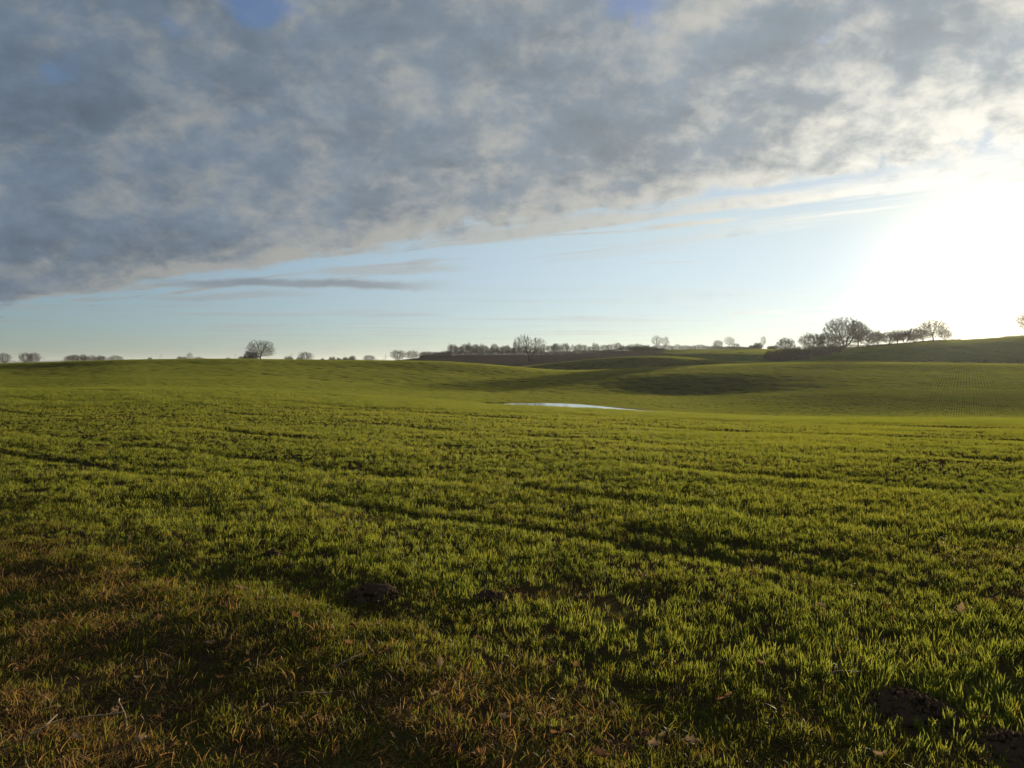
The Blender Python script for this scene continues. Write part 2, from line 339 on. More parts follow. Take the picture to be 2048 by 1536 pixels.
# ---- flood water lying in the hollow
def puddle():
    m, k, p = material('flood_water')
    p.inputs['Base Color'].default_value = (.03, .028, .02, 1); p.inputs['Roughness'].default_value = .045; p.inputs['IOR'].default_value = 1.33
    bu = k.n('ShaderNodeBump'); bu.inputs['Strength'].default_value = .22; bu.inputs['Distance'].default_value = .02; k.put(bu.inputs['Height'], k.noise(k.n('ShaderNodeNewGeometry').outputs['Position'], 1.5, 4, .6)); k.put(p.inputs['Normal'], bu.outputs[0])
    far = [(985, 84.0), (1010, 86.6), (1050, 87.6), (1100, 87.4), (1150, 85.6), (1200, 81.0), (1250, 76.5), (1300, 73.0), (1340, 70.5)]
    near = [(1330, 69), (1260, 68), (1150, 70), (1060, 76), (1000, 82)]
    pts = [at(*q) for q in far+near]; P = np.array(pts)
    # closed smooth outline with an uneven shore
    n = len(P); out = []
    for i in range(n):
        p0, p1, p2, p3 = P[i-1], P[i], P[(i+1) % n], P[(i+2) % n]
        for t in np.linspace(0, 1, 10, endpoint=False):
            out.append(.5*((2*p1)+(-p0+p2)*t+(2*p0-5*p1+4*p2-p3)*t*t+(-p0+3*p1-3*p2+p3)*t**3))
    out = np.array(out); out[:, 1] += .35*fbm(out[:, 0]*.9, out[:, 1]*.9, 8, 3)
    c = out.mean(0); V = np.vstack([[*c, WATER_Z], np.c_[out, np.full(len(out), WATER_Z)]])
    N = len(out); F = np.stack([np.zeros(N, int), np.arange(1, N+1), np.r_[np.arange(2, N+1), 1]], -1)[:, ::-1]
    o = link('flood_water', mesh_np('flood_water', V, [F], m)); tag(o, kind='structure'); return out
def _water_level():
    q = np.array([at(px, 82) for px in (1030, 1100, 1160, 1220)]); return float(tz(q[:, 0], q[:, 1]).max())+.10
WATER_Z = _water_level()
SHORE = puddle()

# ------------------------------------------------------------------ grass
def blades(n, rad, h0, h1, w, lean, segs, seed, curl=.4, rows=None, square=0.0, clump=0, grain=0):
    r = np.random.default_rng(seed)
    if square:
        P = r.uniform(-square/2, square/2, (n, 2))
        if clump:
            c = r.uniform(-square/2, square/2, (clump, 2)); P = c[r.integers(0, clump, n)]+r.normal(0, .035*max(1, square/1.4), (n, 2))
        if rows: P[:, 0] = np.round(P[:, 0]/rows)*rows+r.normal(0, rows*.22, n)
    else:
        a = r.uniform(0, 2*np.pi, n); q = rad*np.sqrt(r.uniform(0, 1, n)); P = np.c_[q*np.cos(a), q*np.sin(a)]
    h = r.uniform(h0, h1, n)
    if grain: h = h*np.clip(1+.9*fbm(P[:, 0]*grain+seed, P[:, 1]*grain*.7, seed, 2), .25, 1.9)
    az = r.uniform(0, 2*np.pi, n); ln = np.abs(r.normal(0, lean, n)); fz = r.uniform(0, np.pi, n)
    ww = w*r.uniform(.7, 1.25, n); cu = r.uniform(0, curl, n)
    V, F3, F4 = [], [], []; base = 0
    ts = np.linspace(0, 1, segs+1)
    prof = np.interp(ts, [0, .35, .8, 1], [.7, 1, .62, 0])
    for t, pf in zip(ts[:-1], prof[:-1]):
        ang = ln+cu*t*1.2
        off = h*t*np.sin(ln+cu*t*.8)
        c = np.c_[P[:, 0]+off*np.cos(az), P[:, 1]+off*np.sin(az), h*t*np.cos(ln+cu*t*.8)-.012*(t == 0)]
        d = np.c_[np.cos(fz), np.sin(fz), 0*fz]*(ww*pf/2)[:, None]
        V += [c-d, c+d]
    off = h*np.sin(ln+cu*.8)
    V.append(np.c_[P[:, 0]+off*np.cos(az), P[:, 1]+off*np.sin(az), h*np.cos(ln+cu*.8)])
    k_ = len(V); VV = np.stack(V, 1).reshape(-1, 3); b = np.arange(n)*k_
    for s_ in range(segs-1): F4.append(np.stack([b+2*s_, b+2*s_+1, b+2*s_+3, b+2*s_+2], -1))
    F3.append(np.stack([b+2*segs-2, b+2*segs-1, b+2*segs], -1))
    return VV, [np.concatenate(F3)]+([np.concatenate(F4)] if F4 else [])
def tuft_collection(name, specs, mat):
    c = bpy.data.collections.new(name)
    for i, kw in enumerate(specs):
        V, F = blades(**kw); o = bpy.data.objects.new(name, mesh_np(name, V, F, mat)); c.objects.link(o)
    return c, len(specs)
def scatter(name, pts, rot, scl, coll, label, cat):
    c, n = coll
    me = bpy.data.meshes.new(name); me.vertices.add(len(pts)); me.vertices.foreach_set('co', np.asarray(pts, np.float32).ravel())
    a = me.attributes.new('rot', 'FLOAT_VECTOR', 'POINT'); a.data.foreach_set('vector', np.asarray(rot, np.float32).ravel())
    a = me.attributes.new('scl', 'FLOAT_VECTOR', 'POINT'); a.data.foreach_set('vector', np.asarray(scl, np.float32).ravel())
    a = me.attributes.new('idx', 'INT', 'POINT'); a.data.foreach_set('value', rng.integers(0, n, len(pts)).astype(np.int32))
    o = link(name, me); tag(o, label, cat, kind='stuff')
    g = bpy.data.node_groups.new(name, 'GeometryNodeTree')
    g.interface.new_socket('Geometry', in_out='INPUT', socket_type='NodeSocketGeometry'); g.interface.new_socket('Geometry', in_out='OUTPUT', socket_type='NodeSocketGeometry')
    nd = g.nodes; gi = nd.new('NodeGroupInput'); go = nd.new('NodeGroupOutput'); ip = nd.new('GeometryNodeInstanceOnPoints'); ci = nd.new('GeometryNodeCollectionInfo')
    ci.inputs['Collection'].default_value = c; ci.inputs['Separate Children'].default_value = True; ci.inputs['Reset Children'].default_value = True
    def attr(nm, ty):
        q = nd.new('GeometryNodeInputNamedAttribute'); q.data_type = ty; q.inputs['Name'].default_value = nm; return q.outputs['Attribute']
    L = g.links.new
    L(gi.outputs[0], ip.inputs['Points']); L(ci.outputs[0], ip.inputs['Instance']); ip.inputs['Pick Instance'].default_value = True
    L(attr('idx', 'INT'), ip.inputs['Instance Index'])
    e2r = nd.new('FunctionNodeEulerToRotation'); L(attr('rot', 'FLOAT_VECTOR'), e2r.inputs[0]); L(e2r.outputs[0], ip.inputs['Rotation'])
    L(attr('scl', 'FLOAT_VECTOR'), ip.inputs['Scale']); L(ip.outputs[0], go.inputs[0])
    o.modifiers.new('scatter', 'NODES').node_group = g
    return o
def wedge(n, d0, d1, half=R(38)):
    """n points spread evenly over the sector in view and a little beyond it"""
    n = int(n*R(80)/half); r = np.sqrt(rng.uniform(d0*d0, d1*d1, n)); a = rng.uniform(-R(80), R(80), n)
    x, y = r*np.sin(a), r*np.cos(a); k_ = np.abs(x) < .74*y+3.2
    return x[k_], y[k_]
def wedge_area(d0, d1, half=R(38)): return half*(d1*d1-d0*d0)
def bare(x, y):
    """how well the crop stands: thin spots, wheel marks, molehills"""
    d = .40+.50*fbm(x*.75, y*.75, 101, 3)+.60*fbm(x*3.1, y*3.1, 131, 3)
    for mx, my, mr, mh in MOLES: d = np.where(np.hypot(x-mx, (y-my)) < mr*.80, -1, d)
    return d
def lay(x, y, lift=0): return np.c_[x, y, tz(x, y)+lift]

def near_grass():
    green = tuft_collection('wheat_tuft', [dict(n=9+i % 4, rad=.045, h0=.032, h1=.088, w=.0056, lean=.17, segs=4, seed=200+i, curl=.42) for i in range(9)], M_CROP)
    low = tuft_collection('low_tuft', [dict(n=22, rad=.07, h0=.02, h1=.06, w=.0040, lean=.65, segs=3, seed=300+i, curl=1.1) for i in range(6)], M_ROUGH)
    straw = tuft_collection('straw_tuft', [dict(n=20, rad=.07, h0=.025, h1=.075, w=.0032, lean=.95, segs=4, seed=400+i, curl=1.3) if i % 2 else dict(n=26, rad=.09, h0=.03, h1=.085, w=.0032, lean=1.5, segs=4, seed=400+i, curl=.6) for i in range(8)], M_STRAW)
    # field tufts
    X, Y = [], []
    for d0, d1, den in ((1.2, 7, 400), (7, 13, 330), (13, 22, 200), (22, 54, 120)):
        x, y = wedge(int(wedge_area(d0, d1)*den), d0, d1); X.append(x); Y.append(y)
    x = np.concatenate(X); y = np.concatenate(Y)
    v = verge(x, y)+.22*fbm(x*.9, y*.9, 61, 3)
    rr = np.hypot(x, y); fade = 1-.6*sstep(rr, 30, 54)
    p = fade*np.clip(bare(x, y)*(1.7-1.2*sstep(rr, 14, 40))+.30+.25*sstep(rr, 14, 40), .03, 1)*(.16+.84*sstep(v, -.8, 1.0))
    keep = rng.uniform(0, 1, len(x)) < p
    x, y, v = x[keep], y[keep], v[keep]
    s = (.55+.45*sstep(v, -.2, 1.6))*rng.uniform(.62, 1.12, len(x))*(.85+.3*fbm(x*.5, y*.5, 71, 2))
    scatter('crop_grass', lay(x, y), np.c_[rng.normal(0, .10, (len(x), 2)), rng.uniform(0, 6.28, len(x))], np.c_[s, s, s*rng.uniform(.85, 1.15, len(x))], green, 'short green blades of young wheat covering the near field', 'grass')
    # low rough grass: thick on the verge, thin between the wheat
    x, y = wedge(int(wedge_area(1.2, 11)*300), 1.2, 11)
    v = verge(x, y)+.3*fbm(x*.8, y*.8, 62, 3)
    keep = rng.uniform(0, 1, len(x)) < np.clip(1.0-.75*sstep(v, -.5, 1.4), .22, 1)*np.clip(.6+1.2*fbm(x*1.1, y*1.1, 63, 3), .35, 1)
    x, y = x[keep], y[keep]; s = rng.uniform(.6, 1.35, len(x))
    scatter('verge_grass', lay(x, y), np.c_[rng.normal(0, .15, (len(x), 2)), rng.uniform(0, 6.28, len(x))], np.c_[s, s, s], low, 'low olive rough grass along the field verge', 'grass')
    # bleached dead grass
    x, y = wedge(int(wedge_area(1.2, 10)*330), 1.2, 10)
    v = verge(x, y)+.3*fbm(x*.8, y*.8, 64, 3)
    keep = rng.uniform(0, 1, len(x)) < np.clip(1.0-sstep(v, -1.0, .45), .045, 1)*np.clip(.40+2.0*fbm(x*1.5+8, y*1.5, 65, 3), .22, 1)
    x, y = x[keep], y[keep]; s = rng.uniform(.6, 1.5, len(x))
    scatter('dead_grass', lay(x, y), np.c_[rng.normal(0, .2, (len(x), 2)), rng.uniform(0, 6.28, len(x))], np.c_[s, s, s*rng.uniform(.35, .8, len(x))], straw, 'matted straw coloured dead grass on the verge', 'grass')
near_grass()

def far_crop():
    row_az = -R(30)
    bands = [  # distance band, patch size, blades per patch, blade width, rows
        (33, 48, .55, 230, .0068, None, 30), (48, 112, 1.2, 1500, .009, .24, 0), (112, 235, 2.4, 3600, .016, .40, 0), (235, 300, 4.0, 4200, .03, None, 0), (300, 470, 8.0, 7000, .06, None, 0)]
    for bi, (d0, d1, sz, nb, w, rows, clump) in enumerate(bands):
        coll = tuft_collection('wheat_patch', [dict(n=nb, rad=0, h0=.045, h1=.11, w=w, lean=.22, segs=1 if bi else 2, seed=500+bi*10+i, rows=rows, square=sz*(1.0 if rows else 1.2), clump=0 if rows else clump, grain=(3, 2.2, .8, .5, .3)[bi]) for i in range(7)], M_CROPF)
        n = int(wedge_area(d0, d1, R(37))/(sz*sz)*1.25)
        # even cover: jittered grid
        lim = d1; lim = d1*1.3; g = np.arange(-lim, lim, sz); gx, gy = np.meshgrid(g, np.arange(-lim, lim, sz)); gx = gx.ravel(); gy = gy.ravel()
        gx = gx+rng.uniform(-.25, .25, len(gx))*sz*(0 if rows else 1); gy = gy+rng.uniform(-.3, .3, len(gy))*sz
        ca, sa = math.cos(row_az), math.sin(row_az)
        x = gx*ca-gy*sa; y = gx*sa+gy*ca
        r = np.hypot(x, y); az = np.arctan2(x, y); _, D = polar(x, y)
        ok = (r > d0-sz*.3) & (D < d1) & (np.abs(x) < .75*y+5) & (r < d1*1.35)
        x, y = x[ok], y[ok]
        e = sz*.5
        nx = -(tz(x+e, y)-tz(x-e, y))/(2*e); ny = -(tz(x, y+e)-tz(x, y-e))/(2*e)
        z = tz(x, y)
        wet = np.zeros(len(x), bool)
        if d0 < 90 < d1:
            dd = np.hypot(x[:, None]-SHORE[None, :, 0], y[:, None]-SHORE[None, :, 1]).min(1); q = SHORE-SHORE.mean(0); inside = np.hypot((x-SHORE[:, 0].mean())/8.5, (y-SHORE[:, 1].mean())/8) < 1
            wet = (dd < .9*(1+.8*fbm(x, y, 15, 2))) | (inside & (z < WATER_Z+.02))
        if bi == 4:
            ppx, pD = polar(x, y); wet = wet | (ppx < np.interp(pD, [290, 330, 360, 430, 600], [1290, 1330, 1330, 1305, 1300])+8) | (pD > 432)
        x, y, z, nx, ny = (q[~wet] for q in (x, y, z, nx, ny))
        rz = (np.where(rng.uniform(0, 1, len(x)) < .5, 0, math.pi)+row_az) if rows else rng.uniform(0, 6.28, len(x))
        # tilt the patch with the ground (small angles)
        tx = -ny; ty = nx
        c_, s_ = np.cos(rz), np.sin(rz)
        s = np.clip(1.0+(.6 if bi == 0 else .30 if bi < 3 else .1)*fbm(x*(1.3, .5, .25, .15, .1)[bi], y*(.8, .5, .25, .15, .1)[bi], 91, 3), .4, 1.5)
        scatter('crop_grass', np.c_[x, y, z], np.c_[c_*tx+s_*ty, -s_*tx+c_*ty, rz*np.ones(len(x))], np.c_[np.ones(len(x)), np.ones(len(x)), s], coll,
                ['young wheat where the field reaches the lip of the rise', 'young wheat sown in rows down in the hollow', 'young wheat in rows up the facing slopes', 'young wheat over the low rounded hill behind the saddle', 'short green growth over the far fields below the hedges'][bi], 'grass')
far_crop()
# ------------------------------------------------------------------ trees
def grow(seed, H, crown, trunk_h, n_att=700, step=.45, kill=.75, infl=4.0, up=.06, stems=1, spread=0.0, iters=140, wob=.16):
    """space colonisation: limbs grow towards points spread through the crown. crown: list of (cx, cy, cz, rx, ry, rz) as fractions of H"""
    r = np.random.default_rng(seed)
    A = []
    for (cx, cy, cz, rx, ry, rz) in crown:
        n = int(n_att*rx*ry*rz/sum(c[3]*c[4]*c[5] for c in crown))+20
        d = r.normal(size=(n, 3)); d /= np.linalg.norm(d, axis=1)[:, None]; q = r.uniform(.12, 1, n)**(1/2.2)*(1+.10*r.normal(size=n))
        A.append(np.c_[cx+rx*d[:, 0]*q, cy+ry*d[:, 1]*q, cz+rz*d[:, 2]*q]*H)
    A = np.concatenate(A); A = A[A[:, 2] > trunk_h*.75]
    P, par = [], []
    tips = []
    for s_ in range(stems):
        a = 6.28*s_/max(stems, 1)+r.uniform(0, 1); b = np.array([math.cos(a), math.sin(a), 0])*spread*(stems > 1)
        p = b*.4; prev = -1; nn = max(3, int(trunk_h/step))
        for i in range(nn):
            P.append(p.copy()); par.append(prev); prev = len(P)-1
            p = p+np.array([b[0]*.28, b[1]*.28, 1])*step+np.array([*r.normal(0, .05, 2), 0])
    P = np.array(P); par = list(par)
    best = np.full(len(A), 1e9); bi = np.zeros(len(A), int)
    def upd(new0):
        nonlocal best, bi
        if len(P) == new0: return
        dd = np.linalg.norm(A[:, None]-P[None, new0:], axis=2); j = dd.argmin(1); m = dd[np.arange(len(A)), j]
        w = m < best; best[w] = m[w]; bi[w] = j[w]+new0
    upd(0)
    for it in range(iters):
        if not len(A): break
        act = best < max(infl, best.min()+.01)
        if not act.any(): break
        dirs = np.zeros((len(P), 3)); v = A[act]-P[bi[act]]; v /= np.linalg.norm(v, axis=1)[:, None]+1e-9
        np.add.at(dirs, bi[act], v); src = np.unique(bi[act])
        dv = dirs[src]; dv /= np.linalg.norm(dv, axis=1)[:, None]+1e-9
        dv = dv+r.normal(0, wob, dv.shape)+np.array([0, 0, up]); dv /= np.linalg.norm(dv, axis=1)[:, None]
        n0 = len(P); P = np.vstack([P, P[src]+dv*step]); par += list(src)
        upd(n0)
        k_ = best > kill; A, best, bi = A[k_], best[k_], bi[k_]
    par = np.array(par); n = len(P)
    kids = np.bincount(par[par >= 0], minlength=n)
    w = np.zeros(n)
    for i in range(n-1, -1, -1):
        if kids[i] == 0: w[i] = 1
        if par[i] >= 0: w[par[i]] += w[i]
    return P, par, w, kids, r
def tubes(P0, P1, r0, r1, sides=4):
    d = P1-P0; L = np.linalg.norm(d, axis=1)[:, None]; d = d/np.maximum(L, 1e-6)
    ref = np.where(np.abs(d[:, 2:3]) > .9, np.array([[1., 0, 0]]), np.array([[0, 0, 1.]]))
    u = np.cross(d, ref); u /= np.linalg.norm(u, axis=1)[:, None]; v = np.cross(d, u)
    V = []
    for P_, rr in ((P0, r0), (P1, r1)):
        for k_ in range(sides):
            a = 2*np.pi*k_/sides; V.append(P_+(u*math.cos(a)+v*math.sin(a))*rr[:, None])
    V = np.stack(V, 1).reshape(-1, 3); b = np.arange(len(P0))*2*sides
    F = [np.stack([b+k_, b+(k_+1) % sides, b+sides+(k_+1) % sides, b+sides+k_], -1) for k_ in range(sides)]
    return V, np.concatenate(F)
def tree_meshes(name, seed, H, crown, trunk_h, tr=.035, twig=.030, ntw=5, tl=.75, expo=.46, tmin=.022, fuzz_up=.25, **kw):
    """trunk with its main limbs, and the crown of lesser branches and twigs; made for height 1"""
    P, par, w, kids, r = grow(seed, H, crown, trunk_h, **kw)
    R0 = tr*H; rad = np.maximum(R0*(w/w.max())**expo, tmin)
    i = np.where(par >= 0)[0]; big = rad[i] > R0*.22
    rp_ = np.minimum(rad[par[i]], rad[i]*1.6)
    b = i[big]; Vt, Ft = tubes(P[par[b]], P[b], rp_[big], rad[b], 6)
    # buttress at the foot
    c = i[~big]; Vc, Fc = tubes(P[par[c]], P[c], rp_[~big], rad[c], 3)
    # twigs: thin flat slivers out of the fine branches
    fine = np.where((w <= 7) & (par >= 0))[0]
    src = np.repeat(fine, ntw); n = len(src)
    d0 = P[src]-P[par[src]]; d0 /= np.linalg.norm(d0, axis=1)[:, None]
    d = d0+r.normal(0, .62, (n, 3))+np.array([0, 0, fuzz_up]); d /= np.linalg.norm(d, axis=1)[:, None]
    L = tl*r.uniform(.45, 1.25, n)[:, None]
    s0 = P[src]-d0*r.uniform(0, .4, n)[:, None]
    mid = s0+d*L*.55; bend = r.normal(0, .25, (n, 3))+np.array([0, 0, .15]); end = mid+(d+bend)*L*.5
    side = np.cross(d, r.normal(size=(n, 3))); side /= np.linalg.norm(side, axis=1)[:, None]; side *= twig/2
    Vw = np.stack([s0-side, s0+side, mid+side*.75, mid-side*.75, end], 1).reshape(-1, 3); q = np.arange(n)*5
    F4 = np.stack([q, q+1, q+2, q+3], -1); F3 = np.stack([q+3, q+2, q+4], -1)
    off = len(Vc)
    top = max(P[:, 2].max(), Vw[:, 2].max())
    width = max(np.ptp(np.percentile(Vw[:, 0], [2, 98])), .1)
    Vt /= top; V2 = np.vstack([Vc, Vw])/top
    Vt[:, 2] -= .004
    return (mesh_np(name+'_trunk', Vt, [Ft], M_BARK), mesh_np(name+'_crown', V2, [np.concatenate([Fc, F4+off]), F3+off], M_TWIG), width/top)
dome = [(0, 0, .60, .42, .42, .37)]
KINDS = {
 'oak':    [tree_meshes('oak', 3+s_, 15, [(0, 0, .60, .52, .48, .37), (.22, 0, .44, .30, .3, .24), (-.24, 0, .44, .28, .3, .24)], 2.2, tr=.030, n_att=2000, step=.36, kill=.5, twig=.032, ntw=5, tl=.95) for s_ in (0, 1)],
 'dome':   [tree_meshes('dome', 21+s_, 15, [(0, 0, .54, .56, .5, .46)], 2.0, tr=.026, n_att=2400, step=.36, kill=.5, twig=.037, ntw=6, tl=1.0, stems=2, spread=.8) for s_ in (0, 1)],
 'ash':    [tree_meshes('ash', 33+s_, 14, [(0, 0, .62, .40, .38, .38)], 2.2, tr=.022, n_att=1300, step=.36, kill=.5, twig=.034, ntw=6, tl=1.0, up=.14, expo=.5) for s_ in (0, 1, 2)],
 'twin':   [tree_meshes('twin', 44, 14, [(-.20, 0, .66, .30, .3, .33), (.22, 0, .60, .27, .28, .32)], 3.2, tr=.020, n_att=2000, step=.34, kill=.46, twig=.03, ntw=4, tl=.8, up=.12, stems=2, spread=.85)],
 'round':  [tree_meshes('round', 55+s_, 10, [(0, 0, .54, .42, .40, .45)], .9, tr=.013, n_att=1100, step=.32, kill=.46, twig=.034, ntw=5, tl=.9, stems=5, spread=.4, up=.2, fuzz_up=.8, expo=.5, tmin=.014) for s_ in (0, 1)],
 'slim':   [tree_meshes('slim', 66+s_, 13, [(0, 0, .60, .17, .17, .40)], 2.0, tr=.012, n_att=620, step=.34, kill=.44, twig=.036, ntw=5, tl=1.0, up=.35, fuzz_up=.9, expo=.5, tmin=.014) for s_ in (0, 1, 2)],
 'spread': [tree_meshes('spread', 77+s_, 8, [(0, 0, .54, .62, .5, .43)], .7, tr=.016, n_att=1200, step=.28, kill=.40, twig=.037, ntw=6, tl=.75, stems=4, spread=.5, expo=.5, tmin=.018) for s_ in (0, 1, 2)],
 'sparse': [tree_meshes('sparse', 88+s_, 12, [(0, 0, .62, .36, .34, .36)], 2.2, tr=.018, n_att=480, step=.36, kill=.6, twig=.030, ntw=5, tl=.95, up=.1, tmin=.016) for s_ in (0, 1)],
}
_count = {}
def tree(kind, px, D, top, wpx, label, name='bare_tree', group=None, rz=None, lean=0, cat='tree', sink=.05):
    v = KINDS[kind]; i = _count.get(kind, 0); _count[kind] = i+1; mt, mc, wr = v[i % len(v)]
    x, y = at(px, D); z = z1(x, y)-sink
    H = EYE+D*(HY-top)/FPX-z; W = D*wpx/FPX
    e = bpy.data.objects.new(name, None); COL.objects.link(e); e.location = (x, y, z); e.empty_display_size = 1
    e.rotation_euler = (0, lean, rz if rz is not None else float(rng.uniform(0, 6.28)) if kind not in ('oak', 'dome', 'twin') else float(rng.uniform(-.3, .3)))
    k_ = W/(wr*H); e.scale = (H*k_, H*k_, H)
    tag(e, label, cat, group)
    link('trunk', mt, e); link('crown', mc, e)
    return e
def shrub_mesh(name, seed, n=3200, w=.030, core=True):
    """a thicket of thin stems from one stool, for width and height 1"""
    r = np.random.default_rng(seed)
    a = r.uniform(0, 6.28, n); q = np.sqrt(r.uniform(0, 1, n))
    lump = fbm(np.cos(a)*1.8*q+seed, np.sin(a)*1.8*q+seed*2, seed, 3)
    top = .80+.42*lump
    hz = r.uniform(0, 1, n)**.7
    P = np.c_[np.cos(a)*q*.5*(.72+.4*hz), np.sin(a)*q*.5*(.72+.4*hz), hz*top*np.sqrt(np.clip(1.04-q**2.4*.75, .05, 1))]
    d = np.c_[np.cos(a)*q*.55, np.sin(a)*q*.55, np.ones(n)]+r.normal(0, .45, (n, 3)); d /= np.linalg.norm(d, axis=1)[:, None]
    L = (r.uniform(.05, .13, n)+.20*(r.uniform(0, 1, n) < .12)*(hz > .6))[:, None]; s = np.cross(d, r.normal(size=(n, 3))); s /= np.linalg.norm(s, axis=1)[:, None]; s *= (w*r.uniform(.2, .8, n)*.5*(1.3-.75*hz))[:, None]
    p0 = P-d*L*.6; p0[:, 2] = np.maximum(p0[:, 2], -.01)
    V = np.stack([p0-s, p0+s, P+d*L], 1).reshape(-1, 3); F = np.arange(3*n).reshape(-1, 3)
    return mesh_np(name, V, [F], M_HEDGE)
SHRUBS = [shrub_mesh('thicket', 900+i) for i in range(4)]
def stem_mesh(seed):
    r = np.random.default_rng(seed); n = 14; a = r.uniform(0, 6.28, n)
    p0 = np.c_[np.cos(a)*.06, np.sin(a)*.06, np.full(n, -.02)]; p1 = np.c_[np.cos(a)*r.uniform(.1, .33, n), np.sin(a)*r.uniform(.1, .33, n), r.uniform(.5, .85, n)]
    V, F = tubes(p0, p1, np.full(n, .012), np.full(n, .006), 4); return mesh_np('stems', V, [F], M_BARK)
STEMS = [stem_mesh(5), stem_mesh(6)]
_si = [0]
def shrub(px, D, top, wpx, label, name='bare_bush', group=None, cat='bush', base=None):
    x, y = at(px, D); z = z1(x, y)-.1
    H = max(EYE+D*(HY-top)/FPX-z, .8); W = D*wpx/FPX
    e = bpy.data.objects.new(name, None); COL.objects.link(e); e.location = (x, y, z); e.rotation_euler = (0, 0, float(rng.uniform(0, 6.28))); e.scale = (W, W, H)
    tag(e, label, cat, group); i = _si[0]; _si[0] += 1
    link('stems', STEMS[i % 2], e); link('twigs', SHRUBS[i % 4], e)
    return e
def hedge(pts, label, name='hedge', depth=2.6, dens=34, group=None, w=.11, seed=1):
    """a run of hedge along pts: (column, distance, row of its top)"""
    r = np.random.default_rng(seed); G = np.array([(*at(p, D), D, t) for p, D, t in pts], float)
    seg = np.hypot(*np.diff(G[:, :2], axis=0).T); cum = np.r_[0, np.cumsum(seg)]; n = int(cum[-1]*dens*depth)
    s = r.uniform(0, cum[-1], n); X = np.interp(s, cum, G[:, 0]); Y = np.interp(s, cum, G[:, 1]); D = np.interp(s, cum, G[:, 2]); T = np.interp(s, cum, G[:, 3])
    across = r.normal(0, depth*.30, n); X = X+across*.3; Y = Y+across
    z0 = tz(X, Y); top = EYE+D*(HY-T)/FPX; H = np.maximum(top-z0, .6)*(.80+.32*fbm(s*.35, s*0+seed, seed, 3))*np.sqrt(np.clip(1.05-(across/depth)**2*1.6, .1, 1))
    h = r.uniform(0, 1, n)**.75*H; P = np.c_[X, Y, z0+h]
    d = r.normal(0, .5, (n, 3))+np.array([0, 0, .9]); d /= np.linalg.norm(d, axis=1)[:, None]; L = r.uniform(.35, 1.0, n)[:, None]
    sd = np.cross(d, r.normal(size=(n, 3))); sd /= np.linalg.norm(sd, axis=1)[:, None]; sd *= (w*r.uniform(.3, 1, n)/2*(1.25-.7*h/H))[:, None]
    p0 = P-d*L*.5
    org = np.array([G[0, 0], G[0, 1], z1(G[0, 0], G[0, 1])])
    V = np.stack([p0-sd, p0+sd, P+d*L*.6], 1).reshape(-1, 3)-org
    o = link(name, mesh_np(name, V, [np.arange(3*n).reshape(-1, 3)], M_HEDGE), loc=org); tag(o, label, 'hedge', group); return o

# --- far skyline to the left of the lone oak
FAR = 760
tree('round', 8, FAR, 703, 24, 'rounded bare tree alone at the far left end of the skyline')
tree('round', 52, FAR, 703, 24, 'broad bare tree, one of two grown together left of the far copse', group='twin far trees'); tree('round', 68, FAR, 702, 24, 'broad bare tree, one of two grown together left of the far copse', group='twin far trees')
for i, px in enumerate(np.linspace(132, 208, 10)):
    tree(('slim', 'ash', 'round')[i % 3], px+rng.uniform(-3, 3), FAR+rng.uniform(-15, 15), 706+abs(rng.normal(0, 2.5))+(3 if i in (0, 9) else 0), 14, 'small bare tree in the far copse left of the lone oak', group='trees of the far copse')
tree('round', 231, FAR, 708.5, 27, 'low rounded bare tree just right of the far copse')
hedge([(-20, FAR, 720), (60, FAR, 720.5), (130, FAR, 719), (215, FAR, 718.5)], 'dark low hedge running below the far copse', seed=2, depth=5, dens=10, w=.3)
shrub(300, 700, 714, 10, 'small dark evergreen-looking bush alone on the hill skyline')
shrub(365, 720, 711, 24, 'pale rounded bare thicket left of a leaning dead stem')
tree('sparse', 383, 700, 702.5, 11, 'thin leaning bare tree rising out of bushes on the skyline', lean=-.22)
shrub(398, 690, 712.5, 26, 'dark low bush at the foot of the thin leaning tree')
shrub(457, 760, 713, 15, 'faint small bush between the leaning tree and the lone oak')
# --- the lone oak and its neighbours
tree('oak', 521, 430, 677, 50, 'large lone oak with dark trunk and wide bare crown on the left hill', name='oak_tree', rz=.2)
shrub(502, 440, 701, 30, 'dark thicket hard against the left of the lone oak'); shrub(486, 450, 711, 20, 'low end of the dark thicket left of the lone oak')
shrub(577, 640, 710.5, 18, 'small dense bush right of the lone oak'); shrub(600, 640, 712, 14, 'low bush at the foot of the pale rounded tree')
tree('round', 611, 640, 701.5, 25, 'pale rounded many-stemmed bare tree beside a pylon')
for px, tp, w_ in ((645, 715.5, 8), (664, 712, 15), (678, 714, 12), (691, 711.5, 13), (703, 713, 12)): shrub(px, 660, tp, w_, 'small bare bush in the thin far hedgerow right of the pale rounded tree', group='far hedgerow bushes')
tree('spread', 705, 650, 709.5, 13, 'small spreading tree in the thin far hedgerow', name='small_bare_tree')
tree('round', 738, 650, 708, 24, 'flat rounded bare tree at the right end of the thin far hedgerow')
hedge([(640, 660, 718.5), (700, 660, 717.5), (770, 655, 717)], 'thin dark far hedgerow between pale rounded tree and the wood', seed=3, depth=4, dens=12, w=.22)
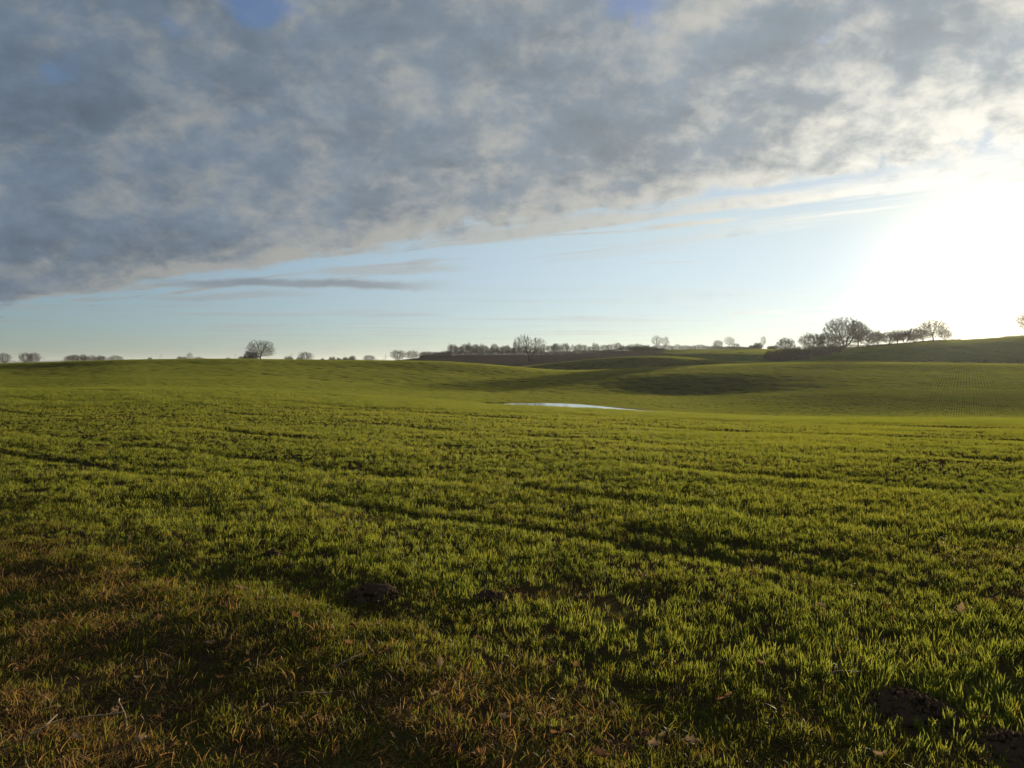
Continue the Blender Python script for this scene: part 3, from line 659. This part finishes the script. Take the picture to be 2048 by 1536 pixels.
# --- the wood behind the ploughed field
tree('round', 796, 520, 697.5, 28, 'first fan-shaped bare tree at the left end of the wood')
tree('round', 824, 510, 698.5, 30, 'second fan-shaped bare tree at the left end of the wood')
for i, px in enumerate(np.arange(846, 900, 8.5)):
    tree(('spread', 'round', 'ash')[i % 3], px, 480+rng.uniform(-8, 8), 701+rng.uniform(-2, 2), 16, 'low brown bare tree on the dipping left part of the wood', group='low trees of the wood')
for i, px in enumerate(np.arange(902, 1034, 5.2)):
    tree(('slim', 'ash', 'slim', 'round')[i % 4], px+rng.uniform(-2, 2), 462+rng.uniform(-12, 12), 688+rng.uniform(-4, 5), (11, 16, 10, 17)[i % 4], 'bare tree in the dark dense part of the wood left of the twin-stemmed tree', group='trees of the dense wood')
tree('slim', 938, 450, 680, 7, 'tall spire-like bare tree standing above the dense wood', name='spire_tree')
tree('slim', 1029, 455, 680.5, 7, 'slender tall bare tree just left of the twin-stemmed tree', name='spire_tree')
for i, px in enumerate(np.arange(1036, 1292, 5.4)):
    tree(('slim', 'slim', 'ash', 'slim', 'round')[i % 5], px+rng.uniform(-1.5, 1.5), 466+rng.uniform(-10, 10), 687+rng.uniform(-4, 4)+(3 if px < 1110 else 0), (7, 6, 12, 7, 10)[i % 5], 'slim pale bare tree in the long straight row above the ploughed field', group='row of slim trees')
tree('ash', 1113, 460, 685, 22, 'wider fan-topped bare tree at the start of the slim row')
hedge([(840, 478, 709), (900, 452, 702), (1000, 448, 699.5), (1100, 446, 700.5), (1200, 446, 698), (1260, 446, 692), (1300, 440, 688)], 'dark underwood along the foot of the wood above the ploughed field', seed=4, depth=5, dens=46, w=.17)
tree('twin', 1059, 335, 665.5, 58, 'big twin-stemmed bare tree standing before the ploughed field', name='twin_stemmed_tree', rz=0.0)
# --- hedgerow with its trees above the far green field
hedge([(1270, 425, 692), (1310, 424, 687), (1360, 424, 686.5), (1420, 424, 689), (1470, 424, 691), (1500, 424, 694)], 'dense dark hedgerow along the top of the far green field', seed=5, depth=4, dens=60, w=.12)
shrub(1285, 405, 692, 60, 'dark scrub where the ploughed field meets the far green field'); shrub(1310, 400, 696, 44, 'low dark scrub below the hedgerow end')
tree('sparse', 1314, 428, 668, 21, 'left and taller of two open bare trees standing out of the hedgerow')
tree('sparse', 1331, 428, 670.5, 15, 'right and narrower of two open bare trees standing out of the hedgerow')
tree('round', 1436, 430, 677.5, 20, 'rounded feathery bare tree at the right end of the hedgerow')
tree('sparse', 1459, 430, 670.5, 20, 'open bare tree with bare trunk beside a small rounded one', name='open_tree'); tree('round', 1471, 432, 685, 17, 'small rounded bare tree right of the open tree')
for px, tp, w_, q in ((1505, 688, 14, 'smallest bare bush on the skyline near the thin leaning tree'), (1516, 684, 18, 'tallest bare bush on the skyline, touching the thin leaning tree'), (1545, 690, 22, 'wide low bare bush between the thin leaning tree and the spreading tree')): shrub(px, 432, tp, w_, q, group='skyline bushes by the leaning tree')
tree('sparse', 1527, 428, 669, 11, 'thin leaning bare tree on the skyline left of the spreading shrub', lean=.12)
# --- hedge line climbing the right hill
tree('spread', 1571, 352, 671.5, 40, 'open spreading small tree rising from the scrub at the hill foot')
for px, D, tp, w_ in ((1543, 318, 699, 32), (1562, 316, 694, 34), (1583, 320, 692, 36), (1606, 328, 690, 38), (1628, 336, 688, 36), (1650, 345, 686, 34), (1668, 352, 687, 30), (1560, 312, 706, 44), (1600, 318, 704, 46), (1640, 332, 700, 40)):
    shrub(px, D, tp, w_, 'dark bramble scrub at the foot of the right hill', name='scrub_bush', group='scrub at the foot of the right hill')
tree('spread', 1625, 372, 661.5, 58, 'wide low bare tree left of the great domed tree')
tree('spread', 1655, 374, 662, 48, 'low bare tree crowded against the great domed tree')
tree('dome', 1688, 392, 630, 72, 'great domed bare tree, the largest on the right hill', name='domed_tree', rz=.1)
tree('ash', 1716, 394, 636, 42, 'upright tree merging into the right side of the great domed tree')
for px, tp, w_, q in ((1735, 654, 46, 'taller rounded brown bare tree close against the great domed tree'), (1750, 660, 32, 'shorter rounded brown bare tree beside the thin upright stem')): tree('spread', px, 398, tp, w_, q, group='brown trees beside the dome')
tree('sparse', 1757, 402, 654, 8, 'thin upright stem at the gap in the hilltop trees')
for i, (px, tp, w_) in enumerate(((1779, 661, 46), (1795, 656, 36), (1811, 660, 46), (1829, 651, 46), (1847, 659, 34))):
    tree(('spread', 'ash', 'spread', 'spread', 'ash')[i], px, 408+i*2.5, tp, w_, 'low wind-cut bare tree, %s of the hilltop row counting from the thin upright stem' % ('first', 'second', 'third', 'fourth', 'fifth')[i], group='hilltop row of wind-cut trees')
tree('ash', 1867, 421, 635, 48, 'taller fan-crowned bare tree near the end of the hilltop row')
tree('spread', 1890, 424, 656, 24, 'last small bare tree at the end of the hilltop row')
hedge([(1640, 345, 694), (1690, 388, 688), (1740, 396, 688), (1800, 408, 686), (1860, 418, 680), (1905, 424, 678), (1922, 426, 679)], 'low clipped hedge climbing beneath the hilltop trees', seed=6, depth=2.2, dens=60, w=.10)
tree('ash', 2056, 428, 618, 40, 'bare tree at the right edge, lit by the low sun')
hedge([(2005, 428, 672), (2060, 430, 667), (2110, 430, 663)], 'rough grassy hedge at the foot of the tree by the sun', seed=7, depth=1.6, dens=40, w=.10)

# ------------------------------------------------------------------ pylons
def pylon_mats():
    m, k, p = material('galvanised_steel'); p.inputs['Base Color'].default_value = (.18, .18, .19, 1); p.inputs['Metallic'].default_value = .5; p.inputs['Roughness'].default_value = .6
    k.put(p.inputs['Base Color'], k.mix(k.noise(k.n('ShaderNodeTexCoord').outputs['Object'], .8, 3, .5), (.14, .14, .15), (.22, .22, .23))); return m
M_STEEL = pylon_mats()
def bars(L, r):
    P0 = np.array([a for a, b in L], float); P1 = np.array([b for a, b in L], float); return tubes(P0, P1, np.full(len(L), r), np.full(len(L), r), 4)
def pylon_parts(H=46.0):
    body, levels = [], [0, .2, .38, .54, .68, .80, .9, 1.0]; hw = lambda t: np.interp(t, [0, .55, 1], [3.6, 1.3, .35])
    for a, b in zip(levels[:-1], levels[1:]):
        for sx, sy in ((1, 1), (1, -1), (-1, -1), (-1, 1)):
            A = (sx*hw(a), sy*hw(a), a*H); B = (sx*hw(b), sy*hw(b), b*H); body.append((A, B))
            nx, ny = (sy, -sx)
            body.append((A, (nx*hw(b), ny*hw(b), b*H))); body.append(((nx*hw(a), ny*hw(a), a*H), B)); body.append((B, (nx*hw(b), ny*hw(b), b*H)))
    arms = []
    for t, w_ in ((.60, 7.5), (.74, 9.5), (.88, 6.5)):
        q = []
        for s_ in (-1, 1):
            tip = (s_*w_, 0, t*H)
            for sy in (-1, 1): q += [((s_*hw(t), sy*hw(t), t*H), tip), ((s_*hw(t), sy*hw(t), (t+.055)*H), tip)]
            q.append((tip, (tip[0], 0, tip[2]-3)))
        arms.append(q)
    return body, arms
_b, _a = pylon_parts(); PB = mesh_np('lattice_tower', *[(lambda r_: (r_[0], [r_[1]]))(bars(_b, .22))][0], M_STEEL); PA = [mesh_np('cross_arm', *[(lambda r_: (r_[0], [r_[1]]))(bars(q, .20))][0], M_STEEL) for q in _a]
for px, D, tp, lab in ((322, 4200, 707, 'far pylon between the dark bush and the leaning tree'), (471, 5200, 706, 'very faint pylon just left of the lone oak'), (88, 5000, 712, 'faint far pylon left of the far copse'), (583, 5400, 705, 'faint pylon left of the pale rounded tree'), (627, 4600, 708, 'far pylon just right of the pale rounded tree'), (771, 4300, 708, 'far pylon standing just left of the wood')):
    x, y = at(px, D); z = EYE+D*(HY-tp)/FPX-46*1.15; zg = z1(x, y)
    e = bpy.data.objects.new('electricity_pylon', None); COL.objects.link(e); e.location = (x, y, zg); s_ = (EYE+D*(HY-tp)/FPX-zg)/46; e.scale = (s_, s_, s_); e.rotation_euler = (0, 0, .35)
    tag(e, lab, 'pylon', 'pylons on the horizon'); link('lattice_tower', PB, e)
    for q in PA: link('cross_arm', q, e)

# ------------------------------------------------------------------ small things on the near ground
def molehills():
    labs = ['dark crumbly molehill in the grass above the end of the verge bank', 'low brown molehill right of the darker one', 'broad fresh molehill among the taller wheat', 'dark molehill next to the broad fresh one, cut by the frame', 'tiny dark molehill near the bank']
    for (mx, my, mr, mh), lab in zip(MOLES, labs):
        r = np.random.default_rng(int(abs(mx*100))+7); n_r, n_a = 16, 40
        rr = np.linspace(0, 1, n_r); aa = np.linspace(0, 2*np.pi, n_a, endpoint=False)
        Rg, Ag = np.meshgrid(rr, aa, indexing='ij'); rad = mr*Rg*(1+.16*fbm(np.cos(Ag)*1.6+mx, np.sin(Ag)*1.6+my, 3, 2))
        X = rad*np.cos(Ag)*1.1; Y = rad*np.sin(Ag)
        h = mh*(1-Rg**2)**1.3*(1+.35*fbm(X*9+mx, Y*9, 5, 2))+.040*fbm(X*30, Y*30+mx, 8, 3)*np.clip(1.2-Rg, 0, 1)-.03*(Rg > .98)
        Z = tz(X+mx, Y+my)+h-z1(mx, my)
        idx = np.arange(n_r*n_a).reshape(n_r, n_a); nx = np.roll(idx, -1, 1)
        F = np.stack([idx[:-1], idx[1:], nx[1:], nx[:-1]], -1).reshape(-1, 4)
        e = bpy.data.objects.new('molehill', None); COL.objects.link(e); e.location = (mx, my, z1(mx, my)); tag(e, lab, 'molehill', 'molehills in the near field')
        link('mound', mesh_np('mound', np.stack([X, Y, Z], -1).reshape(-1, 3), [F], M_MOLE, False), e)
        # loose crumbs
        V, Fc = [], []
        for c in range(170):
            a = r.uniform(0, 6.28); q = mr*np.sqrt(r.uniform(0, 1.25)); x, y = q*math.cos(a), q*math.sin(a); s = r.uniform(.005, .021)
            zz = float(tz(np.array([x+mx]), np.array([y+my]))[0])-z1(mx, my)+mh*max(1-(q/mr)**2, 0)**1.3
            o = r.normal(0, 1, (6, 3))*.25+np.array([[1, 0, 0], [-1, 0, 0], [0, 1, 0], [0, -1, 0], [0, 0, 1], [0, 0, -1]]); b = len(V)*1
            V += [np.array([x, y, zz+s*.3])+q_*s for q_ in o]
            Fc += [[b+i, b+j, b+k_] for i, j, k_ in ((0, 2, 4), (2, 1, 4), (1, 3, 4), (3, 0, 4), (2, 0, 5), (1, 2, 5), (3, 1, 5), (0, 3, 5))]
        cr = link('crumbs', mesh_np('crumbs', np.array(V), [np.array(Fc)], M_MOLE), e); cr['kind'] = 'stuff'
molehills()
def leaf_mats():
    out = []
    for i, (a, b) in enumerate((((.16, .075, .030), (.24, .13, .06)), ((.10, .05, .024), (.17, .085, .04)), ((.22, .14, .075), (.30, .20, .11)))):
        m, k, p = material('dead_leaf'); pos = k.n('ShaderNodeTexCoord').outputs['Object']
        c = k.mix(k.noise(pos, 30, 4, .6), a, b); k.put(p.inputs['Base Color'], c); p.inputs['Roughness'].default_value = .85; p.inputs['Specular IOR Level'].default_value = .03
        tr = k.n('ShaderNodeBsdfTranslucent'); k.put(tr.inputs['Color'], c); mx = k.n('ShaderNodeMixShader'); mx.inputs[0].default_value = .3
        L = m.node_tree.links.new; L(p.outputs[0], mx.inputs[1]); L(tr.outputs[0], mx.inputs[2]); L(mx.outputs[0], m.node_tree.nodes['Material Output'].inputs[0]); out.append(m)
    return out
LEAFM = leaf_mats()
def leaf_mesh(seed, mat):
    """curled oak leaf: lobed blade folded along its rib, with a stalk"""
    r = np.random.default_rng(seed); n = 15; t = np.linspace(0, 1, n); w = .27*np.sin(np.pi*t**.8)**.8*(1+.30*np.sin(t*np.pi*7+r.uniform(0, 1)))+.004
    curl = r.uniform(.6, 1.7); fold = r.uniform(.2, .7); tw = r.uniform(-.8, .8)
    V = []
    for i in range(n):
        a = curl*(t[i]-.5); cx = math.sin(a)/curl; cz = (1-math.cos(a))/curl*1.0; roll = tw*(t[i]-.5)
        for s_ in (-1, -.5, 0, .5, 1):
            yy = s_*w[i]; zz = abs(s_)**1.3*w[i]*fold+.04*math.sin(9*t[i]+3*s_+seed)
            V.append((cx, yy*math.cos(roll)-zz*math.sin(roll), cz+yy*math.sin(roll)+zz*math.cos(roll)))
    F = [[5*i+j, 5*i+j+1, 5*i+j+6, 5*i+j+5] for i in range(n-1) for j in range(4)]
    V = np.array(V); b = V[2]; k_ = len(V); V = np.vstack([V, b+[-.02, .012, 0], b+[-.02, -.012, 0], b+[-.22, .0, .03]]); 
    return mesh_np('fallen_leaf', V, [np.array(F), np.array([[k_, k_+1, k_+2]])], mat, True)
LEAVES = [leaf_mesh(70+i, LEAFM[i % 3]) for i in range(9)]
def fallen_leaves():
    # where the photograph shows them: column and row on the ground
    spots = [(20, 1430, 0), (250, 1215, 0), (275, 1360, 1), (40, 1345, 0), (285, 1485, 0), (345, 1497, 0), (366, 1500, 0), (150, 1480, 0), (640, 1470, 0), (320, 1240, 0), (785, 1475, 0), (905, 1505, 0), (960, 1515, 0), (1010, 1440, 0), (1325, 1480, 1), (1310, 1495, 1), (1380, 1488, 1), (1290, 1475, 0), (700, 1290, 0), (880, 1330, 0), (1100, 1325, 0), (1150, 1335, 0), (1520, 1330, 0), (1560, 1405, 0), (1450, 1400, 0), (1640, 1215, 0), (1920, 1220, 1), (1900, 1228, 1), (110, 1250, 0), (65, 1290, 0), (420, 1290, 1), (530, 1420, 0), (590, 1235, 0), (960, 1285, 0), (480, 1180, 0), (205, 1195, 0), (90, 1400, 0), (230, 1425, 0), (440, 1360, 0), (560, 1330, 0), (1760, 1515, 0), (1200, 1515, 0), (1120, 1470, 0), (870, 1395, 0), (1970, 1440, 0)]
    for i, (px, py, pale) in enumerate(spots):
        D = EYE*FPX/(py-HY); x, y = at(px, D)
        for _ in range(3): D = (EYE-z1(x, y)-.03)*FPX/(py-HY); x, y = at(px, D)
        s = rng.uniform(.055, .090); me = LEAVES[(i*2) % 9 if not pale else (2, 5, 8)[i % 3]]
        o = link('fallen_leaf', me, None, (x, y, z1(x, y)+.040)); o.scale = (s, s, s); o.rotation_euler = (rng.normal(0, .45), rng.normal(0, .35), rng.uniform(0, 6.28))
        tag(o, 'pale buff curled dead leaf lying in the grass' if me.materials[0] == LEAFM[2] else 'brown curled dead leaf lying in the grass', 'leaf', 'pale fallen leaves' if me.materials[0] == LEAFM[2] else 'brown fallen leaves')
fallen_leaves()
def sticks():
    m = bark_material('dry_stem', (.20, .14, .075), (.30, .22, .12))
    for px, py, ln, rz, lab in ((245, 1430, .26, 1.9, 'straight pale dry stem lying across the dead grass'), (75, 1480, .22, .6, 'forked grey twig on the bare verge corner'), (690, 1345, .2, .5, 'short thin straw stem under the bank'), (180, 1440, .3, .15, 'bowed buff grass stalk on the verge'), (620, 1400, .24, -.3, 'thin fallen stalk among the rough grass'), (1680, 1362, .2, .3, 'brown stalk lying between wheat tufts')):
        D = EYE*FPX/(py-HY); x, y = at(px, D); r = np.random.default_rng(px); n = 9; t = np.linspace(-.5, .5, n)
        P = np.c_[t*ln, .03*np.sin(t*4+px)+r.normal(0, .002, n), .03+.05*t+.012*np.cos(t*5)]
        A, B = [P[:-1]], [P[1:]]
        if 'forked' in lab: A += [P[5:6], P[3:4]]; B += [P[5:6]+[.05, .06, .015], P[3:4]+[.04, -.05, .02]]
        A = np.vstack(A); B = np.vstack(B); V, F = tubes(A, B, np.full(len(A), .0042), np.full(len(A), .0036), 6)
        o = link('dry_stem', mesh_np('dry_stem', V, [F], m, True), None, (x, y, z1(x, y)), rz); tag(o, lab, 'stem')
sticks()
# ------------------------------------------------------------------ thin winter haze
def haze():
    x0, x1, y0, y1, z0, z1_ = -9000, 9000, -60, 9000, -60, 78
    V = [(x, y, z) for z in (z0, z1_) for y in (y0, y1) for x in (x0, x1)]
    F = [[0, 2, 3, 1], [4, 5, 7, 6], [0, 1, 5, 4], [2, 6, 7, 3], [0, 4, 6, 2], [1, 3, 7, 5]]
    m = bpy.data.materials.new('haze_air'); m.use_nodes = True; t = m.node_tree
    t.nodes.remove(t.nodes['Principled BSDF']); v = t.nodes.new('ShaderNodeVolumePrincipled'); v.inputs['Color'].default_value = (.86, .9, .95, 1); v.inputs['Density'].default_value = HAZE; v.inputs['Anisotropy'].default_value = .5
    t.links.new(v.outputs[0], t.nodes['Material Output'].inputs['Volume'])
    o = link('haze', mesh_np('haze', V, [np.array(F)], m)); o['kind'] = 'stuff'; tag(o, 'thin pale winter haze over the fields', 'haze')
HAZE = .00006
haze()
